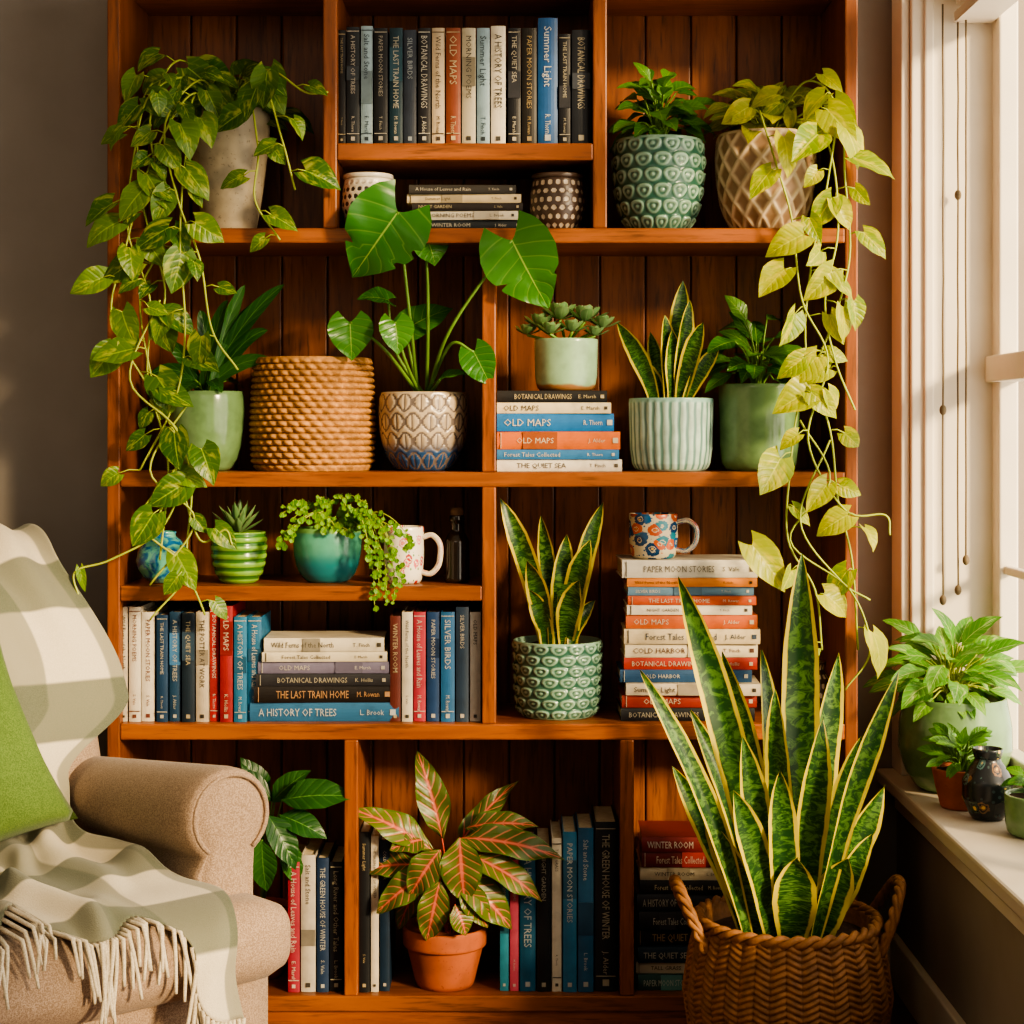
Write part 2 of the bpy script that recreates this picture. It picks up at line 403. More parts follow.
# ---------------------------------------------------------------- text
_w={}
def word(txt):
    if txt in _w: return _w[txt]
    cu=bpy.data.curves.new('t','FONT'); cu.body=txt; cu.size=1; cu.resolution_u=1; cu.offset=.0
    o=bpy.data.objects.new('t',cu); scene.collection.objects.link(o); bpy.context.view_layer.update()
    me=bpy.data.meshes.new_from_object(o.evaluated_get(bpy.context.evaluated_depsgraph_get()))
    V=np.array([v.co[:] for v in me.vertices]); Fc=[tuple(p.vertices) for p in me.polygons]
    bpy.data.objects.remove(o); bpy.data.curves.remove(cu); bpy.data.meshes.remove(me)
    V[:,0]-=V[:,0].min(); _w[txt]=(V,Fc,V[:,0].max(),V[:,1].max()); return _w[txt]
WORDS=['THE GREEN HOUSE OF WINTER','Long River and Other Tales','BOTANICAL DRAWINGS','NIGHT GARDEN','Wild Ferns of the North','THE QUIET SEA','Summer Light','PAPER MOON STORIES','OLD MAPS','A HISTORY OF TREES','Forest Tales Collected','THE LAST TRAIN HOME','WINTER ROOM','Salt and Stone','MORNING POEMS','COLD HARBOR','A House of Leaves and Rain','SILVER BIRDS','THE POTTER AT WORK','TALL GRASS']
AUTH=['M. Rowan','J. Alder','T. Finch','E. Marsh','K. Hollis','L. Brook','S. Vale','R. Thorn']
def puttext(g,txt,o,tx,ty,size,maxlen,col):
    V,Fc,wd,ht=word(txt); sc=size/max(ht,.1); sx=min(sc,maxlen/wd) 
    q=np.array(o)+np.outer(V[:,0]*sx,np.array(tx))+np.outer((V[:,1]-ht/2)*sc,np.array(ty))
    g.add(q,Fc,None,0,col)
    return wd*sx
def book(g,o,T,H,D,w,h,d,col,tcol,vertical,txt=None):
    t=.0022; bl=.09*w; o=Vector(o)
    col=C(col); tc=tuple(x*.55+y*.05 for x,y in zip(C(tcol)[:3],col[:3]))+(1,)
    obox(g,o,T,H,D,0,t,0,h,.001,d,0,col); obox(g,o,T,H,D,w-t,w,0,h,.001,d,0,col)
    V=[];k=7
    for hh in (0,h):
        for i in range(k):
            x=i/(k-1); V.append(tuple(o+T*(x*w)+H*hh-D*(bl*(1-(2*x-1)**2)-.001)))
        V.append(tuple(o+T*w+H*hh+D*t*1.5)); V.append(tuple(o+H*hh+D*t*1.5))
    m=k+2; f=[(i,(i+1)%m,(i+1)%m+m,i+m) for i in range(m)]+[tuple(range(m-1,-1,-1)),tuple(range(m,2*m))]
    g.add(V,f,None,0,col)
    obox(g,o,T,H,D,t,w-t,.003,h-.003,t,d-.004,1)
    if w<.009: return
    tx,ty=((-H),T) if vertical else (H,T)
    f0=o-D*(bl+.0005)
    def at(hf): return f0+T*(w/2)+H*(h*hf)
    sty=random.random(); txt=txt or random.choice(WORDS); sz=w*R_(.3,.5)
    sz=min(sz,.015)
    if R_(0,1)<.35:
        q=R_(.35,.7) if max(col[:3])>.12 else R_(1.8,3); c2=tuple(min(1,x*q+.004) for x in col[:3])+(1,); a0=R_(.2,.6); obox(g,f0,T,H,D,w*.02,w*.98,h*a0,h*(a0+R_(.1,.3)),.0003,.002,0,c2)
    if vertical:
        puttext(g,txt,at(.93),tx,ty,sz,h*.62,tc)
        if sty<.75: puttext(g,random.choice(AUTH),at(.24),tx,ty,sz*.7,h*.15,tc)
        if sty<.4:
            for hh in (.96,.09): obox(g,f0,T,H,D,w*.04,w*.96,h*hh,h*hh+.0015,0.0,.002,0,tc)
        obox(g,f0,T,H,D,w*.35,w*.65,h*.035,h*.035+w*.3,.0,.001,0,tc)
    else:
        puttext(g,txt,at(.16 if sty<.5 else .06),tx,ty,sz,h*.52,tc)
        puttext(g,random.choice(AUTH),at(.74),tx,ty,sz*.7,h*.16,tc)
        obox(g,f0,T,H,D,w*.35,w*.65,h*.94,h*.94+w*.3,.0,.001,0,tc)
        if sty<.35: obox(g,f0,T,H,D,w*.06,w*.94,h*.03,h*.035,.0,.002,0,tc)
EX,EY,EZ=Vector((1,0,0)),Vector((0,1,0)),Vector((0,0,1))
def row(name,spec,z0,yf=.02,dd=.15,lean=0):
    g=G()
    for ln in spec.strip().split(';'):
        a=ln.split(); x0,x1,top=map(float,a[:3]); y=yf+R_(0,.012)
        w=(x1-x0)*S(y)-.0008; h=Z(top,y)-z0
        book(g,(X(x0,y),y,z0),EX,EZ,EY,w,h,dd*R_(.85,1.1),a[3],a[4],True)
    g.obj(name,[BOOKM,PAPER],smooth=False)
def stack(name,spec,z0,yf=.03,dd=.15,Y=None):
    g=G(); z=z0
    for ln in spec.strip().split(';'):
        a=ln.split(); x0,x1,th=map(float,a[:3]); y=yf+R_(0,.012)
        an=R_(-.04,.04); T=EZ; H=Vector((math.cos(an),math.sin(an),0)); D=Vector((-math.sin(an),math.cos(an),0))
        w=th*S(y); h=(x1-x0)*S(y)
        book(g,(X(x0,y),y,z),T,H,D,w-.0006,h,dd*R_(.85,1.1),a[3],a[4],False); z+=w
    g.obj(name,[BOOKM,PAPER],smooth=False); return z

# ---------------------------------------------------------------- room
YB=.31; XR=.836; ZS=.47; WY=-2.7
def one(name,mat,*bx,bevel=0,rnd=0):
    g=G()
    for b in bx: box(g,*b,rnd=rnd)
    return g.obj(name,[mat],smooth=False,bevel=bevel)
one('wall_back',WALL,(-2.2,1.12,YB,YB+.1,0,2.7))
one('wall_left',WALL,(-2.3,-2.2,-3.8,YB+.1,0,2.7))
one('wall_right',WALLR,(XR,1.12,-3.8,YB,0,ZS-.03),(XR,1.12,-3.8,WY,ZS-.03,2.7),(XR,1.12,WY,YB,2.5,2.7),(XR+.004,1.12,.205,YB,ZS-.03,2.5))
one('floor',FLOOR,(-2.3,1.12,-4.2,YB+.1,-.1,0))
one('ceiling',CEIL,(-2.3,1.12,-3.8,YB+.1,2.7,2.8))
one('baseboard_right',TRIM,(XR-.018,XR,-3.8,YB,0,.11),bevel=.004)
one('baseboard_back',TRIM,(-2.2,-.82,YB-.018,YB,0,.11),(.70,XR,YB-.018,YB,0,.11),bevel=.004)
one('trim_1',TRIM,(XR-.014,XR+.004,.2,.3,ZS,2.52),(XR+.004,1.03,.185,.205,ZS,2.5),(XR+.03,XR+.05,.175,.19,ZS,2.5),bevel=.004)
one('trim_2',TRIM,(XR-.012,XR,WY,.28,.385,.44),(XR-.02,XR,WY,.28,.42,.44),bevel=.003)
one('window_sill',SILL,(.787,1.06,WY-.03,.29,ZS-.03,ZS),bevel=.006)
g=G()
xf0,xf1=1.01,1.05
box(g,xf0,xf1,.13,.19,ZS,2.5); box(g,xf0,xf1,WY,WY+.06,ZS,2.5); box(g,xf0,xf1,WY,.19,ZS,ZS+.07); box(g,xf0,xf1,WY,.19,2.44,2.5)
box(g,xf0-.015,xf1,WY,.19,1.30,1.355)
for yy in (-.80,-1.75): box(g,xf0,xf1,yy,yy+.04,ZS,2.5)
box(g,xf0+.01,xf1-.01,WY,.19,.9,.918)
for yy in (-.30,-1.25,-2.2): box(g,xf0+.01,xf1-.01,yy,yy+.018,ZS,2.5)
fr=g.obj('frame',[TRIM],smooth=False,bevel=.004)
group('window_1',[fr],(1.03,-.78,1.4))
# blind + cords
g=G(); box(g,.93,1.0,WY+.05,.17,2.09,2.16); 
for i in range(7): box(g,.925,1.004,WY+.05,.168,2.072+i*.0035-.02,2.0735+i*.0035-.02)
o1=g.obj('head_rail',[TRIM],smooth=False)
g=G()
for (px,Yc,ye) in ((958,.16,590),(943,.12,600),(966,.14,560)):
    xx=X(px,Yc); pts=[(xx+R_(-.001,.001),Yc,zz) for zz in np.linspace(2.08,Z(ye,Yc),14)]; tube(g,pts,.0022,5)
for px,py,Yc in ((958,195,.16),(943,410,.12),(943,600,.12),(966,560,.14),(958,590,.16)): ball(g,P(px,py,Yc),.0075,.0075,.011,10,8)
o2=g.obj('cords',[CORD])
group('window_blind',[o1,o2],(.96,-.7,2.1))

# ---------------------------------------------------------------- bookcase
parts=[]
def bx_px(nm,x0,x1,y0,y1,mat,yb=.28,yf=0):
    parts.append(one(nm,mat,((x0-512)*.002,(x1-512)*.002,yf,yb,ZC-(y1-HZ)*.002,ZC-(y0-HZ)*.002),bevel=.003,rnd=random.random()))
bx_px('side_left',107,120,-40,1030,WV); bx_px('side_right',845,858,-40,1030,WV)
bx_px('top_board',120,845,-34,-16,WH)
for nm,a,c,y0,y1 in (('shelf_a',120,845,228,243),('shelf_b',337,593,143,160),('shelf_c',120,845,472,487),('shelf_d',120,482,586,601),('shelf_e',120,845,724,740),('shelf_f',120,845,996,1012)):
    bx_px(nm,a,c,y0,y1,WH)
bx_px('plinth',120,845,1012,1030,WH,yf=.012)
for i,(a,c,y0,y1) in enumerate(((323,337,-16,228),(593,607,-16,228),(482,496,243,472),(482,496,487,724),(344,358,740,996),(620,634,740,996))):
    bx_px('divider_%d'%i,a,c,y0,y1,WV)
g=G(); xx=-.79
while xx<.69:
    w=.098; x1=min(xx+w,.69); box(g,xx+.0015,x1-.0015,.281,.292,0.0,2.12,rnd=random.random()); xx+=w
box(g,-.79,.69,.294,.300,0,2.12,rnd=1)
parts.append(g.obj('back_planks',[WBK],smooth=False,bevel=.003))
group('bookcase',parts,(0,.14,0))
ZA,ZB_,ZCc,ZD,ZE,ZF=[ZC-(y-HZ)*.002+.0005 for y in (228,143,472,586,724,996)]

# ---------------------------------------------------------------- books
row('row_of_books','''338 346 30 #1b1a1a #c9b990;346.5 360 27 #1d2226 #d8d0c0;361 373 26 #8fa7b0 #22303a;374 388 28 #16181b #c9c2b0;389.5 403 28 #14313b #e0d8c0;403.5 417 30 #2c3440 #b9c4c8;418 431 28 #1a1a1d #e5e0d0;432 445 28 #c2ae8e #3a2a20;446 461 28 #7f4028 #e5cfa0;462 476 28 #a9a088 #2a2420;477 490 28 #7f97a2 #1f2a30;491 506 26 #c8bfab #30302a;508 521 28 #15161a #d5cdb8;522 537 28 #1a1712 #b9a070;538 558 18 #1d4a7a #e0e0dc;559 571 34 #131418 #c8c0a8;572 591 30 #1e2228 #c0b8a0''',ZB_,dd=.17)
stack('stack_of_books','''414 523 10 #20262a #e8e0cc;410 518 9 #cfc6b0 #2c2420;412 523 8 #28221e #d8c8a0;407 521 9 #c6b48e #3c2a18;409 516 9 #33302c #e0d8c4''',ZA,dd=.14)
stack('stack_of_books','''497 622 12 #cfc8b8 #555048;497 619 10 #2f6a9a #eae4d4;497 620 18 #c0632a #f0e0c0;497 614 18 #1f66a0 #f0ead8;497 611 11 #d0c2a0 #403424;497 607 12 #1f1f1f #d8c8a0''',ZCc,dd=.15)
row('row_of_books','''120 128 607 #b9b09c #282420;129 141 607 #c7beac #7a3a28;142 155 612 #d4cbb8 #7a2a20;156.5 168 615 #1d3a58 #e0d8c4;169.5 181 612 #21405c #e0dccc;182 195 613 #1a2834 #d8c8a0;196 209 612 #b8ab94 #2a2420;210 219 607 #a8282c #f0e4d0;220 233 606 #8f2226 #ecd8b8;234 247 617 #2a6c90 #e8e4d8;248 262 617 #2a6488 #e8e4d8''',ZE,dd=.16)
stack('stack_of_books','''250 399 19 #2f6288 #e4ecec;254 393 17 #1e1a18 #d8a878;256 390 12 #2c2c30 #d0c8b0;258 389 12 #6f6a80 #e8e0d0;262 387 10 #cfc4a8 #3a3024;264 384 14 #d2c8b0 #3a3428''',ZE,dd=.15,yf=.02)
row('row_of_books','''390 401 616 #5a2a24 #d8c8a0;402 413 612 #c9c0ac #3a3a34;413.5 426 612 #a83444 #f0e0d0;427 440 612 #1f3c64 #e0dccc;441 455 612 #2a5f8c #e8e4d8;456 469 607 #27384c #d8d0c0;470 481 612 #b8b4ac #28303a''',ZE,dd=.16)
zst=stack('stack_of_books','''621 755 13 #1e2024 #d0c8b4;622 757 13 #8c2f24 #f0dcc0;626 760 12 #c8bca4 #2c2420;620 752 13 #26486c #e0dccc;624 757 12 #9c3226 #f0dcc0;625 758 14 #cdc0a4 #5a2a20;624 760 15 #c5b594 #2a4a6a;626 757 14 #b75a30 #f4e4c8;627 752 10 #d0c8b8 #403830;628 756 9 #b4502c #f0e0c8;628 754 9 #5a7c94 #efe8da;627 757 9 #c87a34 #2a2018;622 758 18 #cdc6b6 #6a6458''',ZE,dd=.15)
row('row_of_books','''288 300 862 #8f2a3a #ecd8c8;301 316 855 #b0a89a #3a3430;317 329 858 #1f3350 #d8d8d0;330 343 862 #181a20 #c0b8a0''',ZF,dd=.17)
row('row_of_books','''359 370 832 #15181c #c8b890;371 379 836 #c4bca8 #2a2a2a;380 390 840 #14283c #d8d0c0''',ZF,dd=.17)
row('row_of_books','''500 509 850 #2c8098 #ece8d8;510 519 860 #c05068 #f0e0d8;520 536 848 #1e5878 #d8e0e0;537 551 845 #16181c #c8c0a8;552 562 838 #c9c2b0 #2c2c2c;563 577 832 #2f6f94 #e8e4d8;578 594 828 #27587c #e0e0d8;595 617 822 #191d24 #c9c0a8''',ZF,dd=.18)
stack('stack_of_books','''638 732 16 #2c4a48 #d8e0d0;636 728 12 #bfb49c #2c2420;638 730 16 #1a2a38 #d8d0bc;637 732 17 #16181c #c8a878;639 728 18 #1c1c20 #d0c8b4;637 731 17 #24262c #c8c0ac;640 732 14 #1a1a1a #d8c8a0;640 730 13 #b8ab90 #2c241c;642 733 16 #5f1e1e #f0dcc0;642 730 15 #702626 #f4e8d8''',ZF,dd=.16)

# ---------------------------------------------------------------- ceramics mats
M_CREAM=potmat('cream_ceramic','#a89c84',rough=.5,speck='#6a5e4a')
M_TGREEN=potmat('green_relief_ceramic','#86a892','#2c5446',(.15,.7),.2)
M_LATT=potmat('beige_lattice_ceramic','#cbb593','#8a6e52',(.1,.6),.5)
M_GREEN=potmat('celadon_ceramic','#6a8a5c',rough=.16)
M_BLUEP=potmat('blue_cream_ceramic','#b9a78c','#6a605a',(.3,.6),.25,bot='#24466e',botw=(.22,.42))
M_RIB=potmat('pale_ribbed_ceramic','#a3bcb0','#557870',(.05,.6),.25,top='#7fa59a',topw=(.93,.97))
M_SAGE=potmat('sage_glaze','#8cae8a',rough=.2,bot='#8a6440',botw=(.08,.14))
M_TEAL=potmat('teal_glaze','#4f9a80',rough=.2,bot='#206a70',botw=(.3,.7),top='#6a9a5a',topw=(.9,.95))
M_STR=potmat('green_striped_glaze','#74a03c','#336226',(.3,.6),.2)
M_JARW=potmat('white_dotted_ceramic','#d0c8b8','#2a2422',(.3,.6),.3,top='#c8c0b0')
M_JARD=potmat('dark_dotted_ceramic','#4a3a30','#b9a890',(.3,.6),.3)
# top left pothos
po,c,R=pot(190,270,112,ZA,TALL,M_CREAM,yoff=.05)
g=G(); c0=c+Vector((0,0,-.01))
bush(g,c0,.13,.09,.10,58,.066,.85,'heart',.22,el=(.0,1.4),rin=.45,drop=.5,cam=.9,ymax=.24)
V1=[[(228,112,.1),(190,78,.0),(150,95,-.05),(135,150,-.06),(128,230,-.06),(150,300,-.06),(148,380,-.06),(168,460,-.06),(160,560,-.06)],
[(225,112,.1),(200,80,.0),(165,125,-.05),(178,200,-.07),(200,260,-.07),(212,330,-.07),(238,370,-.06)],
[(225,112,.1),(190,95,-.02),(150,165,-.06),(125,250,-.06),(112,320,-.06),(150,390,-.06),(190,470,-.06),(187,560,-.06),(205,615,-.06)],
[(232,112,.1),(265,70,.0),(305,92,-.03),(328,92,-.04)],
[(232,112,.1),(262,85,.0),(282,140,-.03),(295,190,-.03)],
[(228,112,.1),(245,80,.02),(258,150,-.02),(255,200,-.03),(280,240,-.03)],
[(225,112,.1),(180,60,.02),(150,120,-.05),(165,230,-.06),(140,300,-.06),(160,420,-.06)],
[(225,112,.1),(170,75,.02),(140,110,-.05),(142,200,-.06),(165,290,-.06),(150,340,-.06)],
[(225,112,.1),(195,95,.0),(185,160,-.05),(180,240,-.07),(185,330,-.07),(175,400,-.07),(140,470,-.06)]]
for v in V1: vine(g,v,.070,sp=.044,start=.03,grow=.8)
for v in ([(190,470,-.06),(160,530,-.07),(110,560,-.07),(75,572,-.07),(80,600,-.07)],[(180,480,-.06),(200,540,-.07),(225,530,-.07),(232,545,-.07)],[(150,400,-.06),(185,450,-.08),(140,520,-.07),(185,570,-.07),(150,620,-.07)],[(190,400,-.06),(150,470,-.08),(195,520,-.07),(150,585,-.07)],[(160,300,-.07),(130,380,-.08),(180,440,-.08),(150,540,-.07)]):
    tube(g,smooth([P(*q) for q in v],8),.0022,5,1)
leafpx(g,215,528,237,548,-.07,-.08,24,shape='heart',lobe=.2)
leafpx(g,80,568,84,592,-.07,-.08,10,shape='heart',lobe=.2)
plant('potted_pothos',po,g,[L_POTH,STEM],c)
# jars
def solo(name,parts,c): return group(name,parts,(c.x,c.y,c.z))
def jar(name,x0,x1,yt,z0,mat,pat):
    o,c,R=pot(x0,x1,yt+7,z0,ROUND,mat,pat,.001,soil=False,nm='body')
    g=G(); lathe(g,c.x,c.y,c.z,R*.95,.010,pr([(0,.8),(.3,1),(1,1)]),seg=40,rows=4,th=.004,inner=.6)
    o.append(g.obj('rim',[mat])); solo(name,o,c)
jar('ceramic_jar',342,395,174,ZA,M_JARW,dots(22,7,.33)); jar('ceramic_jar',530,585,174,ZA,M_JARD,dots(20,6,.3))
# top right plants
po,c,R=pot(612,705,142,ZA,BOWL,M_TGREEN,rings(15,6),.006)
g=G(); bush(g,c,.085,.07,.14,74,.062,.62,'ovate',el=(.05,1.45),cam=.8,drop=.25,ymax=.24); plant('potted_leafy_plant',po,g,[L_GREEN,STEMD],c)
po,c,R=pot(716,815,136,ZA,BOWL,M_LATT,lattice(14,3.5),.007)
g=G(); bush(g,c,.11,.09,.11,34,.07,.8,'heart',.2,el=(.1,1.4),cam=.9,drop=.2,ymax=.24)
V2=[[(768,132,.1),(805,82,.0),(835,105,-.04),(828,180,-.06),(812,260,-.06),(806,350,-.06),(830,430,-.06),(838,500,-.06),(852,560,-.06),(858,650,-.06)],
[(770,132,.1),(835,105,-.02),(845,180,-.05),(850,250,-.06),(840,300,-.06),(822,350,-.06),(800,400,-.06),(790,470,-.06),(788,540,-.06),(815,590,-.06),(822,650,-.06)],
[(765,132,.1),(760,112,.0),(778,170,-.04),(792,220,-.06),(802,300,-.07),(828,360,-.07),(808,440,-.07),(845,510,-.07),(885,515,-.07),(890,535,-.07)],
[(768,132,.1),(800,95,.0),(830,150,-.05),(838,230,-.07),(825,300,-.07),(835,360,-.07),(855,410,-.07)]]
for i,v in enumerate(V2): vine(g,v,.078,sp=(.055,.06,.066,.08)[i],start=.06,W=.8,jit=.5,grow=.5)
for v in ([(800,420,-.06),(830,480,-.08),(790,540,-.07),(850,590,-.07),(870,650,-.07),(845,690,-.07)],[(830,440,-.06),(800,520,-.08),(840,580,-.07),(870,600,-.07)]):
    tube(g,smooth([P(*q) for q in v],8),.002,5,1)
leafpx(g,752,545,790,590,-.07,-.09,36,shape='heart',lobe=.2)
plant('potted_golden_pothos',po,g,[L_POTHY,STEM],c)
# row 2
po,c,R=pot(168,245,392,ZCc,BOWL,M_GREEN,yoff=.03)
g=G()
for tx,ty,w in ((285,284,15),(268,330,15),(245,285,14),(200,310,14),(165,345,14),(262,300,13),(275,362,14),(150,375,13),(228,300,14)):
    blade(g,c+Vector((R_(-.015,.015),R_(-.01,.01),-.01)),P(tx,ty,c.y-R_(0,.07)),w*.0021*1.1,bend=(0,0,.06),face=R_(-.5,.5),shape='strap')
bush(g,c,.06,.06,.06,14,.06,.6,'ovate',cam=.8)
plant('potted_dracaena',po,g,[L_DARK,STEMD],c)
M_WICK=wicker('woven_seagrass','#b9854a','#4f3014')
g=G(); Yc=.14; xc=X(313,Yc); Rr=61*S(Yc); hh=Z(359,Yc)-ZCc
lathe(g,xc,Yc,ZCc,Rr,hh,pr([(0,.93),(.08,.98),(.4,1.01),(.8,.97),(1,.95)]),weave(34,18),.010,306,162,.012,.7)
bk=g.obj('woven_basket',[M_WICK])
po,c,R=pot(379,468,393,ZCc,BOWL,M_BLUEP,petals(16,4),.002,yoff=.03)
g=G(); st=c+Vector((0,0,-.01))
def mst(bx,by,tx,ty,Y0,Y1,W,nrm,notch,via=None,**k):
    bpt=P(bx,by,Y0); s0=st+Vector((R_(-.012,.012),R_(-.01,.01),0))
    mid=P(*via) if via else (s0+bpt)/2; tube(g,smooth([s0,mid,bpt],8),.0042,8,1,taper=.6)
    d=P(tx,ty,Y1)-bpt; leaf(g,bpt,d,nrm,d.length*1.05,W*S(Y0),'heart',curl=.7,fold=.2,lobe=.3,nu=5,nv=30,notch=notch,wave=.02,**k)
mst(398,212,352,276,-.03,-.05,84,(.5,-.7,.6),[(1,.62,.5),(-1,.55,.35),(-1,.35,.3)],(408,300,.02))
mst(512,240,545,308,-.04,-.06,78,(-.4,-.8,.5),[(1,.5,.3),(-1,.62,.2)],(450,330,.0))
mst(425,236,440,262,.03,.02,52,(.2,-.6,.7),None,(428,300,.06))
mst(350,322,352,358,.02,.0,46,(.1,-1,.4),None,(385,350,.04))
mst(388,300,360,290,.06,.04,36,(0,-.6,1),None,(395,350,.07))
mst(395,322,400,352,.0,-.02,36,(.2,-.9,.6),None,(405,360,.03))
mst(440,380,462,366,.03,.0,28,(.1,-.5,1),None)
mst(474,352,490,384,.0,-.02,36,(-.3,-.9,.6),None,(450,345,.02))
mst(405,330,450,300,.1,.1,36,(.2,-.9,.6),None)
plant('potted_monstera',po,g,[L_MONST,STEMD],c)
# succulent on books
zt=ZCc+81*S(.03)
po,c,R=pot(534,598,340,zt,CYL,M_SAGE,Yc=.09)
def rosette(g,c,r,n=18,mat=0,up=.5):
    for k in range(n):
        q=k/n; az=k*2.39996; e=.15+q*1.2; d=Vector((math.cos(az)*math.cos(e),math.sin(az)*math.cos(e),math.sin(e)))
        ll=r*(1-.45*q); leaf(g,Vector(c)+d*r*.1,d,Vector((-d.x*up,-d.y*up,1)),ll,ll*.62,'fat',curl=-.5,fold=.3,mat=mat,nu=2,nv=6)
g=G()
for px,py,r in ((540,328,.042),(560,320,.05),(585,322,.048),(603,328,.036),(527,335,.032),(572,332,.036),(550,334,.034),(595,336,.03)):
    q=P(px,py,R_(.04,.09)); rosette(g,q,r); tube(g,[c+Vector((0,0,-.01)),q],.003,5,1)
plant('potted_succulent',po,g,[L_SUCC,STEMD],c)
po,c,R=pot(629,713,399,ZCc,CYL,M_RIB,ribs(30),.002)
g=G()
for tx,ty,w,bxp in ((683,280,19,672),(665,315,17,668),(703,322,18,680),(617,322,17,655),(650,332,16,662),(690,300,17,676),(720,345,14,685),(640,360,14,660),(672,330,18,672)):
    blade(g,P(bxp,405,c.y+R_(-.02,.02)),P(tx,ty,c.y-R_(-.02,.06)),w*.0024,bend=((683-tx)*.0004,0,0),face=R_(-.6,.6),twist=R_(-.5,.5))
plant('potted_snake_plant',po,g,[L_SNAKE,STEMD],c)
po,c,R=pot(718,800,385,ZCc,CYL,M_GREEN,yoff=.03)
g=G(); bush(g,c+Vector((-.005,0,0)),.085,.07,.15,40,.078,.55,'ovate',el=(.15,1.4),cam=.9,drop=.2,ymax=.24); plant('potted_peace_lily',po,g,[L_GREEN,STEMD],c)
# row 3 left
b=B('blue_glass',.08,.6); cc=b.noise(b.co(),28,3,.6,1.5); b.base(b.mix(b.ramp(cc,.4,.6),C('#1a5a8a'),C('#5aa890'))); b.b.inputs['Coat Weight'].default_value=.6
g=G(); Yc=.07; lathe(g,X(163,Yc),Yc,ZD,27*S(Yc),Z(532,Yc)-ZD,pr([(0,.4),(.03,.5),(.12,.75),(.3,.96),(.45,1),(.65,.93),(.85,.65),(.93,.45),(1,.5)]),seg=48,rows=36,th=.004,inner=.3)
g.obj('glass_globe_vase',[b.m])
po,c,R=pot(211,267,532,ZD,BOWL,M_STR,lambda u,v:.5+.5*math.sin(v*38),.002,yoff=.02)
g=G()
for k in range(30):
    az=k*2.39996; q=k/30; e=.35+q*1.1; d=Vector((math.cos(az)*math.cos(e),math.sin(az)*math.cos(e),math.sin(e)))
    leaf(g,c+Vector((0,0,-.004)),d,Vector((-d.x,-d.y,.8)),.07*R_(.8,1.1),.017,'lance',curl=-.4,fold=.6,nu=2,nv=6)
plant('potted_aloe',po,g,[L_SUCC,STEMD],c)
po,c,R=pot(293,362,528,ZD,BOWL,M_TEAL,yoff=.03)
g=G()
def strand(pts,n=1.):
    pp=smooth([P(*q) for q in pts],6); tube(g,pp,.0011,4,1)
    for i in range(1,len(pp)):
        for k in range(2 if i%2 else 1):
            o=Vector((R_(-1,1),R_(-1,.4),R_(-1,1))); o=o.normalized()*R_(.006,.014); q=pp[i]+o
            tube(g,[pp[i],q],.0006,3,1)
            r=R_(.008,.015); leaf(g,q-o.normalized()*r*.3,o+Vector((0,-.3,-.2)),Vector((R_(-.4,.4),-1,R_(0,.8))),r,r*.95,'fat',curl=.6,fold=.15,nu=2,nv=4)
for k in range(16):
    px=R_(282,405); py=R_(492,530); strand([(327+R_(-20,20),530,.08),((327+px)/2,py-4,.05),(px,py+R_(0,12),.02)])
for tx,ty in ((282,545),(290,535),(378,575),(385,603),(368,560),(376,590),(392,600),(408,545),(372,605),(390,560),(396,585)):
    strand([(330+R_(-15,25),530,.07),((330+tx)/2+8,512,.02),(tx,(525+ty)/2,-.012),(tx+R_(-4,4),ty,-.018)])
L_STR=leafmat('trailing_leaf','#457c1c','#80aa30','#a0c050',.08,tr=.3)
plant('potted_trailing_plant',po,g,[L_STR,STEM],c)
def mug(name,x0,x1,yt,z0,mat,Yc,hx):
    R=(x1-x0)/2*S(Yc); cx=X((x0+x1)/2,Yc); h=Z(yt,Yc)-z0
    g=G(); lathe(g,cx,Yc,z0,R,h,pr([(0,.8),(.04,.88),(.15,.95),(.5,1),(1,1)]),seg=56,rows=16,th=.004,inner=.85)
    hw=hx*S(Yc); an=-.25; dx,dy=math.cos(an),math.sin(an)
    pts=[(cx+dx*(R*.95+q*hw),Yc+dy*(R*.95+q*hw),z0+h*t) for q,t in ((0,.82),(.55,.86),(.95,.72),(1,.5),(.85,.3),(.45,.17),(-.05,.2))]
    tube(g,smooth(pts,6),.0058,10,0)
    g.obj(name,[mat])
mug('floral_mug',384,424,527,ZD,floral('floral_print','#ddd4c0',['#b03040','#c8606a','#a8322c','#c87a80'],12,4,dot=.38),.075,19)
mug('patterned_mug',629,678,514,zst,floral('tile_print','#cbbf9f',['#1f4f7a','#1f5a8a','#c05a28','#24788a','#1a3f66','#b0502a'],12,4.4,dot=.6,leafc='#1f4f7a'),.09,20)
b=B('dark_glass_bottle',.12,.6); b.base(C('#20180f')); 
g=G(); Yc=.08; lathe(g,X(457,Yc),Yc,ZD,12.5*S(Yc),Z(516,Yc)-ZD,pr([(0,.9),(.03,1),(.62,1),(.72,.75),(.78,.5),(.9,.5),(.93,.62),(1,.6)]),seg=36,rows=40,th=.003,inner=.1)
lathe(g,X(457,Yc),Yc,Z(517,Yc),7*S(Yc),.018,pr([(0,.8),(.3,1),(.8,1),(1,.8)]),seg=24,rows=8,th=.004,inner=.05,mat=1)
g.obj('glass_bottle',[b.m,plain('cork','#5a4028',.8)])
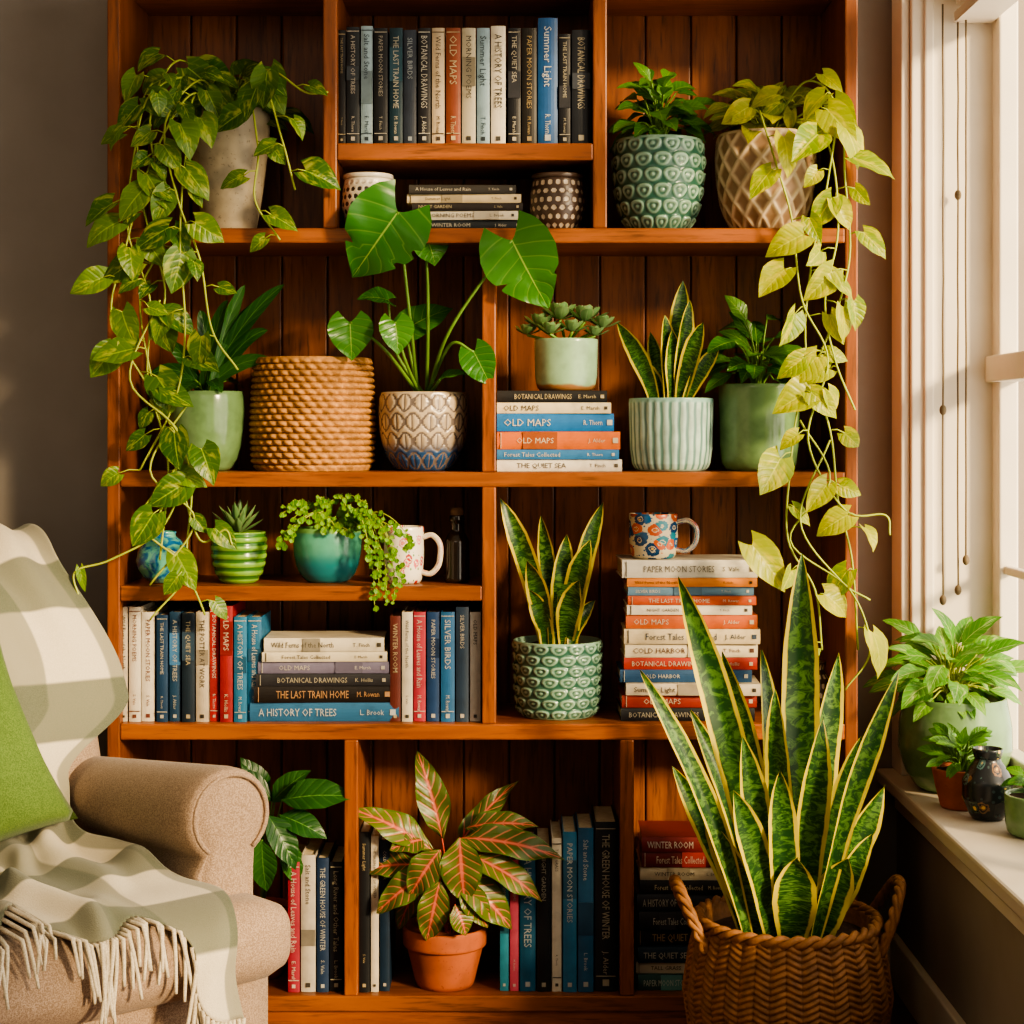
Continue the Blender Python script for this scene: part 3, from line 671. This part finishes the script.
# row 3 right snake
po,c,R=pot(513,602,640,ZE,CYL,M_TGREEN,rings(15,7),.006,yoff=.02)
g=G()
for tx,ty,w,bxp in ((500,498,20,545),(603,502,18,572),(567,535,20,560),(541,515,16,553),(527,560,20,548),(590,540,22,570),(580,580,22,566),(530,590,17,548),(556,575,16,556),(595,600,13,572)):
    blade(g,P(bxp,648,c.y+R_(-.025,.025)),P(tx,ty,c.y-R_(-.03,.07)),w*.0024,bend=((555-tx)*.0006,0,0),face=R_(-.5,.5),twist=R_(-.6,.6),wv=.08)
plant('potted_snake_plant',po,g,[L_SNAKE,STEMD],c)
g=G(); Yc=.1; lathe(g,X(815,Yc),Yc,ZE,16*S(Yc),Z(662,Yc)-ZE,pr([(0,.75),(.1,.95),(.4,1),(.7,.9),(.85,.6),(.9,.6),(1,.7)]),dots(16,6,.3),.001,120,50,.004)
g.obj('small_vase',[M_JARD])
# bottom left plant
g=G(); po,c,R=pot(232,292,905,ZF,TAP,TERRA,Yc=.14)
for (bx,by,tx,ty,Y0,Y1,W) in ((282,800,345,785,.03,-.03,36),(275,800,215,765,.08,.04,32),(268,815,300,865,.0,-.04,30),(262,830,235,880,.02,-.03,30),(262,840,262,893,-.02,-.05,32),(280,815,325,830,.02,-.02,28),(265,800,250,760,.1,.06,28),(285,840,300,885,.03,0,24),(255,810,225,820,.03,-.02,28),(272,802,300,768,.07,.04,26)):
    leafpx(g,bx,by,tx,ty,Y0,Y1,W,nrm=(R_(-.2,.4),-1,.8),stem=c+Vector((0,0,-.01)),curl=.7,wave=.02)
plant('potted_philodendron',po,g,[L_DARK,STEMD],c)
# terracotta with pink veined leaves
g=G(); Yc=.08; cx=X(445,Yc); R=42*S(Yc); hh=Z(925,Yc)-ZF
lathe(g,cx,Yc,ZF,R*.93,hh*.72,pr([(0,.72),(.02,.74),(1,1)]),rows=10,seg=56)
lathe(g,cx,Yc,ZF+hh*.68,R*1.0,hh*.32,pr([(0,.97),(.1,1),(.9,1.02),(1,1.01)]),rows=10,seg=56,inner=.3)
po=[g.obj('pot',[TERRA])]; c=Vector((cx,Yc,ZF+hh)); po.append(one('soil',SOIL,(cx-.05,cx+.05,Yc-.05,Yc+.05,ZF+hh*.8,ZF+hh*.9),bevel=.02))
g=G()
for (bx,by,tx,ty,Y0,Y1,W) in ((442,838,425,757,.04,.0,30),(432,850,365,800,.02,-.03,30),(460,838,560,838,.02,-.05,32),(465,828,530,812,.05,.0,26),(460,838,462,905,-.02,-.07,40),(440,850,405,895,-.02,-.06,32),(455,870,520,925,-.01,-.05,34),(432,870,372,905,.0,-.05,30),(470,855,548,885,.0,-.05,30),(425,840,395,840,.02,-.03,28),(440,880,425,948,-.02,-.05,30),(462,880,490,930,-.02,-.05,26),(420,865,362,860,.03,.0,26),(455,850,505,775,.07,.05,22),(435,860,385,930,.03,.0,26),(455,905,470,935,-.03,-.05,24)):
    leafpx(g,bx,by,tx,ty,Y0,Y1,W*1.1,nrm=(R_(-.3,.3),-1,.9),stem=c+Vector((R_(-.02,.02),R_(-.02,.02),-.01)),curl=.8,nu=4,nv=14,wave=.035,fold=.18)
plant('potted_aglaonema',po,g,[L_PINK,plain('red_stem','#b5442e',.5)],c)

# ---------------------------------------------------------------- big snake plant basket
Yb=-.26; cx=X(787,Yb); R=97*S(Yb); zb=Z(918,Yb)
M_W2=wicker('woven_palm','#95653a','#45270f')
g=G(); lathe(g,cx,Yb,0,R,zb,pr([(0,.78),(.05,.86),(.3,1.0),(.55,1.06),(.8,1.0),(1,.92)]),herring(40,26),.008,320,156,.014,.12)
b1=g.obj('basket',[M_W2])
g=G()
for sx in (-1,1):
    pts=[(cx+sx*R*.86,Yb-.075,zb-.05),(cx+sx*R*1.0,Yb-.07,zb+.01),(cx+sx*R*1.12,Yb-.035,zb+.06),(cx+sx*R*1.15,Yb+.005,zb+.068),(cx+sx*R*1.12,Yb+.04,zb+.05),(cx+sx*R*1.0,Yb+.075,zb+.0),(cx+sx*R*.86,Yb+.075,zb-.05)]
    pp=smooth(pts,10)
    for ph in range(3):
        q=[p+Vector((math.cos(i*.55+ph*2.094)*.006,0,math.sin(i*.55+ph*2.094)*.006)) for i,p in enumerate(pp)]; tube(g,q,.0058,7,0,1.)
for ph in range(2):
    pts=[(cx+(R*.91+.006*math.cos(i*.7+ph*3.14))*math.cos(i/160*2*math.pi),Yb+(R*.91+.006*math.cos(i*.7+ph*3.14))*math.sin(i/160*2*math.pi),zb+.006*math.sin(i*.7+ph*3.14)) for i in range(161)]
    tube(g,pts,.007,6,0,1.)
b2=g.obj('handles',[M_W2])
g=G(); g.add([(cx+R*.88*math.cos(i/32*2*math.pi),Yb+R*.88*math.sin(i/32*2*math.pi),zb-.03) for i in range(32)],[tuple(range(32))]); b3=g.obj('soil',[SOIL])
g=G()
BL=[(802,553,34,798,0,.0),(678,576,30,768,-.05,-.3),(640,670,20,750,-.12,.3),(672,766,24,748,-.03,.2),(722,650,26,775,.05,-.2),(762,650,25,785,.06,.3),(838,652,29,808,.02,.2),(862,735,26,820,-.05,-.3),(900,668,22,812,-.14,.3),(885,785,28,828,.05,.5),(705,815,28,760,-.08,-.3),(848,858,34,815,-.10,.2),(798,858,38,792,-.12,0),(823,718,28,803,-.08,-.1),(742,735,26,772,-.1,.1),(775,690,26,785,-.06,-.4),(690,710,22,765,.03,.3),(872,835,24,825,-.02,.3),(733,790,28,775,-.12,.2),(780,770,27,785,-.12,.2),(810,790,24,800,.05,.3),(848,770,24,815,.04,-.4)]
for tx,ty,w,bxp,dy,fc in BL:
    bs=P(bxp,938,Yb+max(-.08,min(.08,dy*.6))); bs.z=zb-.04; tp=P(tx,ty,Yb+dy)
    blade(g,bs,tp,w*S(Yb)*1.15,bend=((bxp-tx)*.00045 if tx!=900 else -.03,0,.0),face=fc+R_(-.2,.2),twist=R_(-.6,.6),nv=26,fold=.35,nu=4,wv=.07)
b4=g.obj('foliage',[L_SNAKE])
group('snake_plant_in_basket',[b1,b2,b3,b4],(cx,Yb,0))

# ---------------------------------------------------------------- sill plants
def pot_at(px0,px1,ytop,Yc,z0,prof,mat,**k): return pot(px0,px1,ytop,z0,prof,mat,Yc=Yc,**k)
po,c,R=pot_at(899,1011,697,.06,ZS+.001,ROUND,M_GREEN)
g=G(); bush(g,c+Vector((-.01,0,0)),.11,.13,.13,80,.095,.42,'ovate',el=(.05,1.35),cam=.7,drop=.25,ymax=.17,rin=.3); plant('potted_variegated_pothos',po,g,[L_VAR,STEM],c)
po,c,R=pot_at(932,990,768,-.12,ZS+.001,TAP,TERRA)
g=G(); bush(g,c,.055,.06,.075,46,.052,.45,'lance',el=(.1,1.4),cam=.7,drop=.15,ymax=.1); plant('potted_herb',po,g,[L_GREEN,STEMD],c)
mv=floral('dark_vase_print','#1e2226',['#4a6a6a','#7a5a3a','#3a4a3a'],8,4,leafc='#3a4a4a')
g=G(); Yc=-.22; lathe(g,.893,Yc,ZS+.001,.047,.13,pr([(0,.6),(.05,.7),(.3,1),(.55,1),(.75,.7),(.85,.5),(1,.62)]),seg=48,rows=30,th=.004); g.obj('painted_vase',[mv])
po,c,R=pot(1005,1075,795,ZS+.001,CYL,M_GREEN,Yc=-.36)
g=G(); bush(g,c,.05,.06,.05,22,.04,.6,'ovate',cam=.7,ymax=0); plant('potted_small_fern',po,g,[L_GREEN,STEMD],c)

# ---------------------------------------------------------------- armchair
FAB=fabric('armchair_fabric','#a8927e','#806b59')
O=(-.95,-.50,0); TH=math.radians(-50)
def rbox(g,c,h,r,n=10,mat=0,puff=(0,0,0),f=None):
    c=np.array(c);h=np.array(h,float); inner=h-r
    lin=np.linspace(-1,1,n+1)
    for ax in range(3):
        for sg in (-1,1):
            a,bb=np.meshgrid(lin,lin,indexing='ij'); p=np.zeros((n+1,n+1,3)); p[...,ax]=sg; p[...,(ax+1)%3]=a; p[...,(ax+2)%3]=bb
            q=p*h; cl=np.clip(q,-inner,inner); dd=q-cl; ln=np.linalg.norm(dd,axis=-1,keepdims=True); ln[ln==0]=1
            w=cl+dd/ln*r
            for k in range(3):
                if puff[k]:
                    o1,o2=(k+1)%3,(k+2)%3
                    w[...,k]+=np.sign(p[...,k])*(np.abs(w[...,k])/h[k])*puff[k]*(1-(w[...,o1]/h[o1])**2)*(1-(w[...,o2]/h[o2])**2)
            w=w+c
            if f is not None: w=f(w)
            fc=gridf(n+1,n+1)
            if sg<0: fc=[t[::-1] for t in fc]
            g.add(w,fc,None,mat)
ch=[]
g=G(); rbox(g,(.03,0,.20),(.35,.40,.12),.04); ch.append(g.obj('base',[FAB],weld=True))
g=G(); rbox(g,(.07,0,.345),(.35,.30,.065),.05,n=16,puff=(.01,.0,.018)); rbox(g,(.37,0,.345),(.07,.41,.065),.05,n=16,puff=(.01,0,.01)); ch.append(g.obj('seat_cushion',[FAB],weld=True))
def backf(w):
    w=w.copy(); w[...,0]-= (w[...,2]-.3)*.30; t=np.clip((w[...,2]-.72)/.24,0,1); w[...,1]*=(1-.13*t**2); return w
g=G(); rbox(g,(-.22,0,.53),(.10,.40,.415),.09,n=18,puff=(.03,0,.02),f=backf); ch.append(g.obj('backrest',[FAB],weld=True))
def arm(sy):
    g=G(); r=.085; zc=.535; yc=.012
    prof=[(-.058,.10)]
    a0=math.radians(225+8); a1=math.radians(-45-8)
    prof+= [(-.058,.30),(-.058,.44)]
    for k in range(25):
        a=a0+(a1-a0)*k/24; prof.append((yc+r*math.cos(a),zc+r*math.sin(a)))
    prof+=[(.062,.44),(.062,.30),(.062,.10)]
    prof=np.array(prof)
    xs=[(-.30,1),(-.2,1),(0,1),(.2,1),(.262,1),(.285,.975),(.298,.92),(.300,.84),(.296,.78),(.302,.72),(.306,.5),(.306,.2)]
    V=[]
    for x,sc in xs:
        for (y,z) in prof:
            ty,tz=(yc,zc) if z>.45 else (0,z)
            zz=tz+(z-tz)*sc; zz+=(x-.3)*.10*max(0,zz-.1)/.5
            V.append((x,(sy*.345)+sy*(ty+(y-ty)*sc),zz))
    n=len(prof); f=gridf(len(xs),n,True); f.append(tuple((len(xs)-1)*n+k for k in range(n)))
    g.add(V,f)
    pts=[(.300,(sy*.345)+sy*(yc+r*.84*math.cos(a)),zc+r*.84*math.sin(a)) for a in np.linspace(a0,a1,22)]
    tube(g,pts,.004,6)
    return g.obj('armrest',[FAB],weld=True)
ch+= [arm(1),arm(-1)]
g=G()
for x in (-.28,.30):
    for y in (-.33,.33): tube(g,[(x,y,.1),(x,y,.0)],.022,12,taper=.6)
ch.append(g.obj('legs',[WV]))
group('armchair',ch,O,TH,local=True)
# throw blanket
b=B('plaid_wool',.95,.1); vec,u,v,r=b.attr()
def stripe(s,per,w,off=0): 
    q=b.math('ABSOLUTE',b.math('SUBTRACT',b.math('FRACT',b.math('ADD',b.math('MULTIPLY',s,per),off)),.5)); return b.ramp(q,w-.015,w+.015,1,0)
s1=stripe(v,7.2,.22,.25); s2=stripe(u,1.35,.22,.05)
c=b.mix(b.math('MULTIPLY',s1,.82),C('#d2c8b2'),C('#435040')); c=b.mix(b.math('MULTIPLY',s2,.62),c,C('#435040'))
wv=b.noise(b.co(),500,2,.7); c=b.mix(b.ramp(wv,.3,.7,0,.25),c,C('#8a8270')); b.base(c); b.bump(wv,.6,.002); b.b.inputs['Sheen Weight'].default_value=.15
WOOL=b.m
def fx(x,z): return x-(z-.3)*.30
path=smooth([(fx(-.36,.7),0,.68),(fx(-.37,.87),0,.87),(fx(-.31,.975),0,.978),(fx(-.20,.975),0,.975),(fx(-.10,.87),0,.87),(fx(-.075,.7),0,.70),(fx(-.075,.5),0,.51),(-.07,0,.452),(.04,0,.438),(.16,0,.436),(.28,0,.43),(.39,0,.425),(.46,0,.385),(.472,0,.32),(.478,0,.25),(.48,0,.18)],10)
npth=len(path); nw=140; V=[];A=[]
cum=[0]
for i in range(1,npth): cum.append(cum[-1]+(path[i]-path[i-1]).length)
Lt=cum[-1]; cn=np.array(cum)/Lt; pxs=np.array([p.x for p in path]); pzs=np.array([p.z for p in path])
NV=240; edge=[]
def pt(q): return Vector((np.interp(q,cn,pxs),0,np.interp(q,cn,pzs)))
def sst(a,b,x):
    x=min(1,max(0,(x-a)/(b-a))); return x*x*(3-2*x)
for i in range(NV+1):
    for j in range(nw+1):
        w=j/nw*2-1
        tend=.855+.09*max(0,w)**1.5+.02*math.sin(w*9+1)
        if w>.55: tend+=.06*(w-.55)
        t=i/NV*tend
        p=pt(t); tan=(pt(min(1,t+.012))-pt(max(0,t-.012))).normalized(); nrm=Vector((-tan.z,0,tan.x))
        seat=sst(.46,.54,t); k=sst(.44,.52,t); top=1-sst(.26,.42,t)
        cen=.115*(1-k); half=.31*(1-k)+.265*k
        cen-=.10*top; cen+=.012*math.sin(t*9)
        y=cen+w*half+.010*math.sin(t*22+w*3)+seat*.010*math.sin(t*40+w*6)
        fa=.5+.5*math.sin(w*16+t*7+1.6*math.sin(t*9)); fb=.5+.5*math.sin(w*7-t*16+2*math.sin(w*4)); fc=(.5+.5*math.sin(t*44+w*7+2*math.sin(w*3)))**2
        h=.004+.026*fa*fb*(1-seat)+seat*(.028*fa*fb+.018*fc*(.3+.7*fb))
        q=p+nrm*h
        V.append((q.x,y,q.z)); A.append((w,t,0))
        if i==NV: edge.append((Vector(V[-1]),t))
g=G(); g.add(V,gridf(NV+1,nw+1),A)
for j in range(0,nw+1,2):
    p,t=edge[j]
    l=R_(.09,.13); pts=[p]
    dy=R_(-.02,.02); q=p.copy(); rem=l; 
    while rem>0:
        stp=.014; 
        if q.z>.40 and q.x<.458: q=q+Vector((stp,dy*.15,-.002 if q.z>.432 else 0))
        else: q=q+Vector((max(0,.478-q.x)*.3,dy*.15,-stp))
        pts.append(q.copy()); rem-=stp
    tube(g,pts,.0040,5,1,taper=.7)
bl=g.obj('throw_blanket',[WOOL,fabric('fringe_wool','#d6ccb6','#b5aa94')])
sd=bl.modifiers.new('solid','SOLIDIFY'); sd.thickness=.003
bl.location=O; bl.rotation_euler=(0,0,TH)
# pillow
g=G(); nP=24
for sgn in (1,-1):
    V=[]
    for j in range(nP+1):
        for i in range(nP+1):
            a=i/nP*2-1; b_=j/nP*2-1; e=(1-a*a)**.42*(1-b_*b_)**.42
            pa=1-.10*(1-b_*b_)*abs(a)**3; pb=1-.10*(1-a*a)*abs(b_)**3
            V.append((sgn*(.08*e+.004*math.sin(a*9+b_*4)*e),a*.20*pa,b_*.20*pb))
    f=gridf(nP+1,nP+1); g.add(V,f if sgn>0 else [t[::-1] for t in f],None)
pw=g.obj('throw_pillow',[fabric('green_cushion_fabric','#5f7838','#465f2a')],weld=True)
M=Matrix.Translation(O)@Matrix.Rotation(TH,4,'Z')@Matrix.Translation((-.06,-.03,.63))@Matrix.Rotation(-.15,4,'Z')@Matrix.Rotation(-.32,4,'Y')@Matrix.Rotation(.30,4,'X')
pw.matrix_world=M

# ---------------------------------------------------------------- lights
def light(name,typ,loc,e,col,**k):
    l=bpy.data.lights.new(name,typ); l.energy=e; l.color=col
    for a,v in k.items(): setattr(l,a,v)
    o=bpy.data.objects.new(name,l); o.location=loc; scene.collection.objects.link(o); return o
s=light('sun','SUN',(3,-2,3),8.5,(1,.74,.42),angle=math.radians(8))
s.rotation_euler=Vector((-.70,.72,-.34)).to_track_quat('-Z','Y').to_euler()
a=light('window_daylight','AREA',(1.25,-1.2,1.5),26,(1,.85,.64),shape='RECTANGLE',size=2.7,size_y=1.9)
a.rotation_euler=Vector((-1,.2,-.12)).to_track_quat('-Z','Y').to_euler()
f=light('fill_light','AREA',(-.6,-2.6,2.5),8,(1,.84,.66),shape='DISK',size=1.4)  # added fill from above, out of view; no real fixture here
f.rotation_euler=Vector((.12,.8,-.5)).to_track_quat('-Z','Y').to_euler()
w=bpy.data.worlds.new('World'); scene.world=w; w.use_nodes=True; nt=w.node_tree; bg=nt.nodes['Background']
tc=nt.nodes.new('ShaderNodeTexCoord'); sx=nt.nodes.new('ShaderNodeSeparateXYZ'); nt.links.new(tc.outputs['Generated'],sx.inputs[0])
mr=nt.nodes.new('ShaderNodeMapRange'); nt.links.new(sx.outputs[0],mr.inputs[0]); mr.inputs[1].default_value=.1; mr.inputs[2].default_value=.8; mr.inputs[3].default_value=.12; mr.inputs[4].default_value=4
nt.links.new(mr.outputs[0],bg.inputs[1]); bg.inputs[0].default_value=(1,.88,.72,1)
# ---------------------------------------------------------------- camera
cam=bpy.data.cameras.new('camera'); co=bpy.data.objects.new('camera',cam); scene.collection.objects.link(co)
co.location=(0,-D0,ZC); co.rotation_euler=(math.pi/2,0,0); cam.sensor_width=36; cam.lens=36*F/1024; cam.shift_y=-(512-HZ)/1024
scene.camera=co
try:
    scene.view_settings.view_transform='AgX'; scene.view_settings.look='AgX - Medium High Contrast'
except Exception as e: print(e)
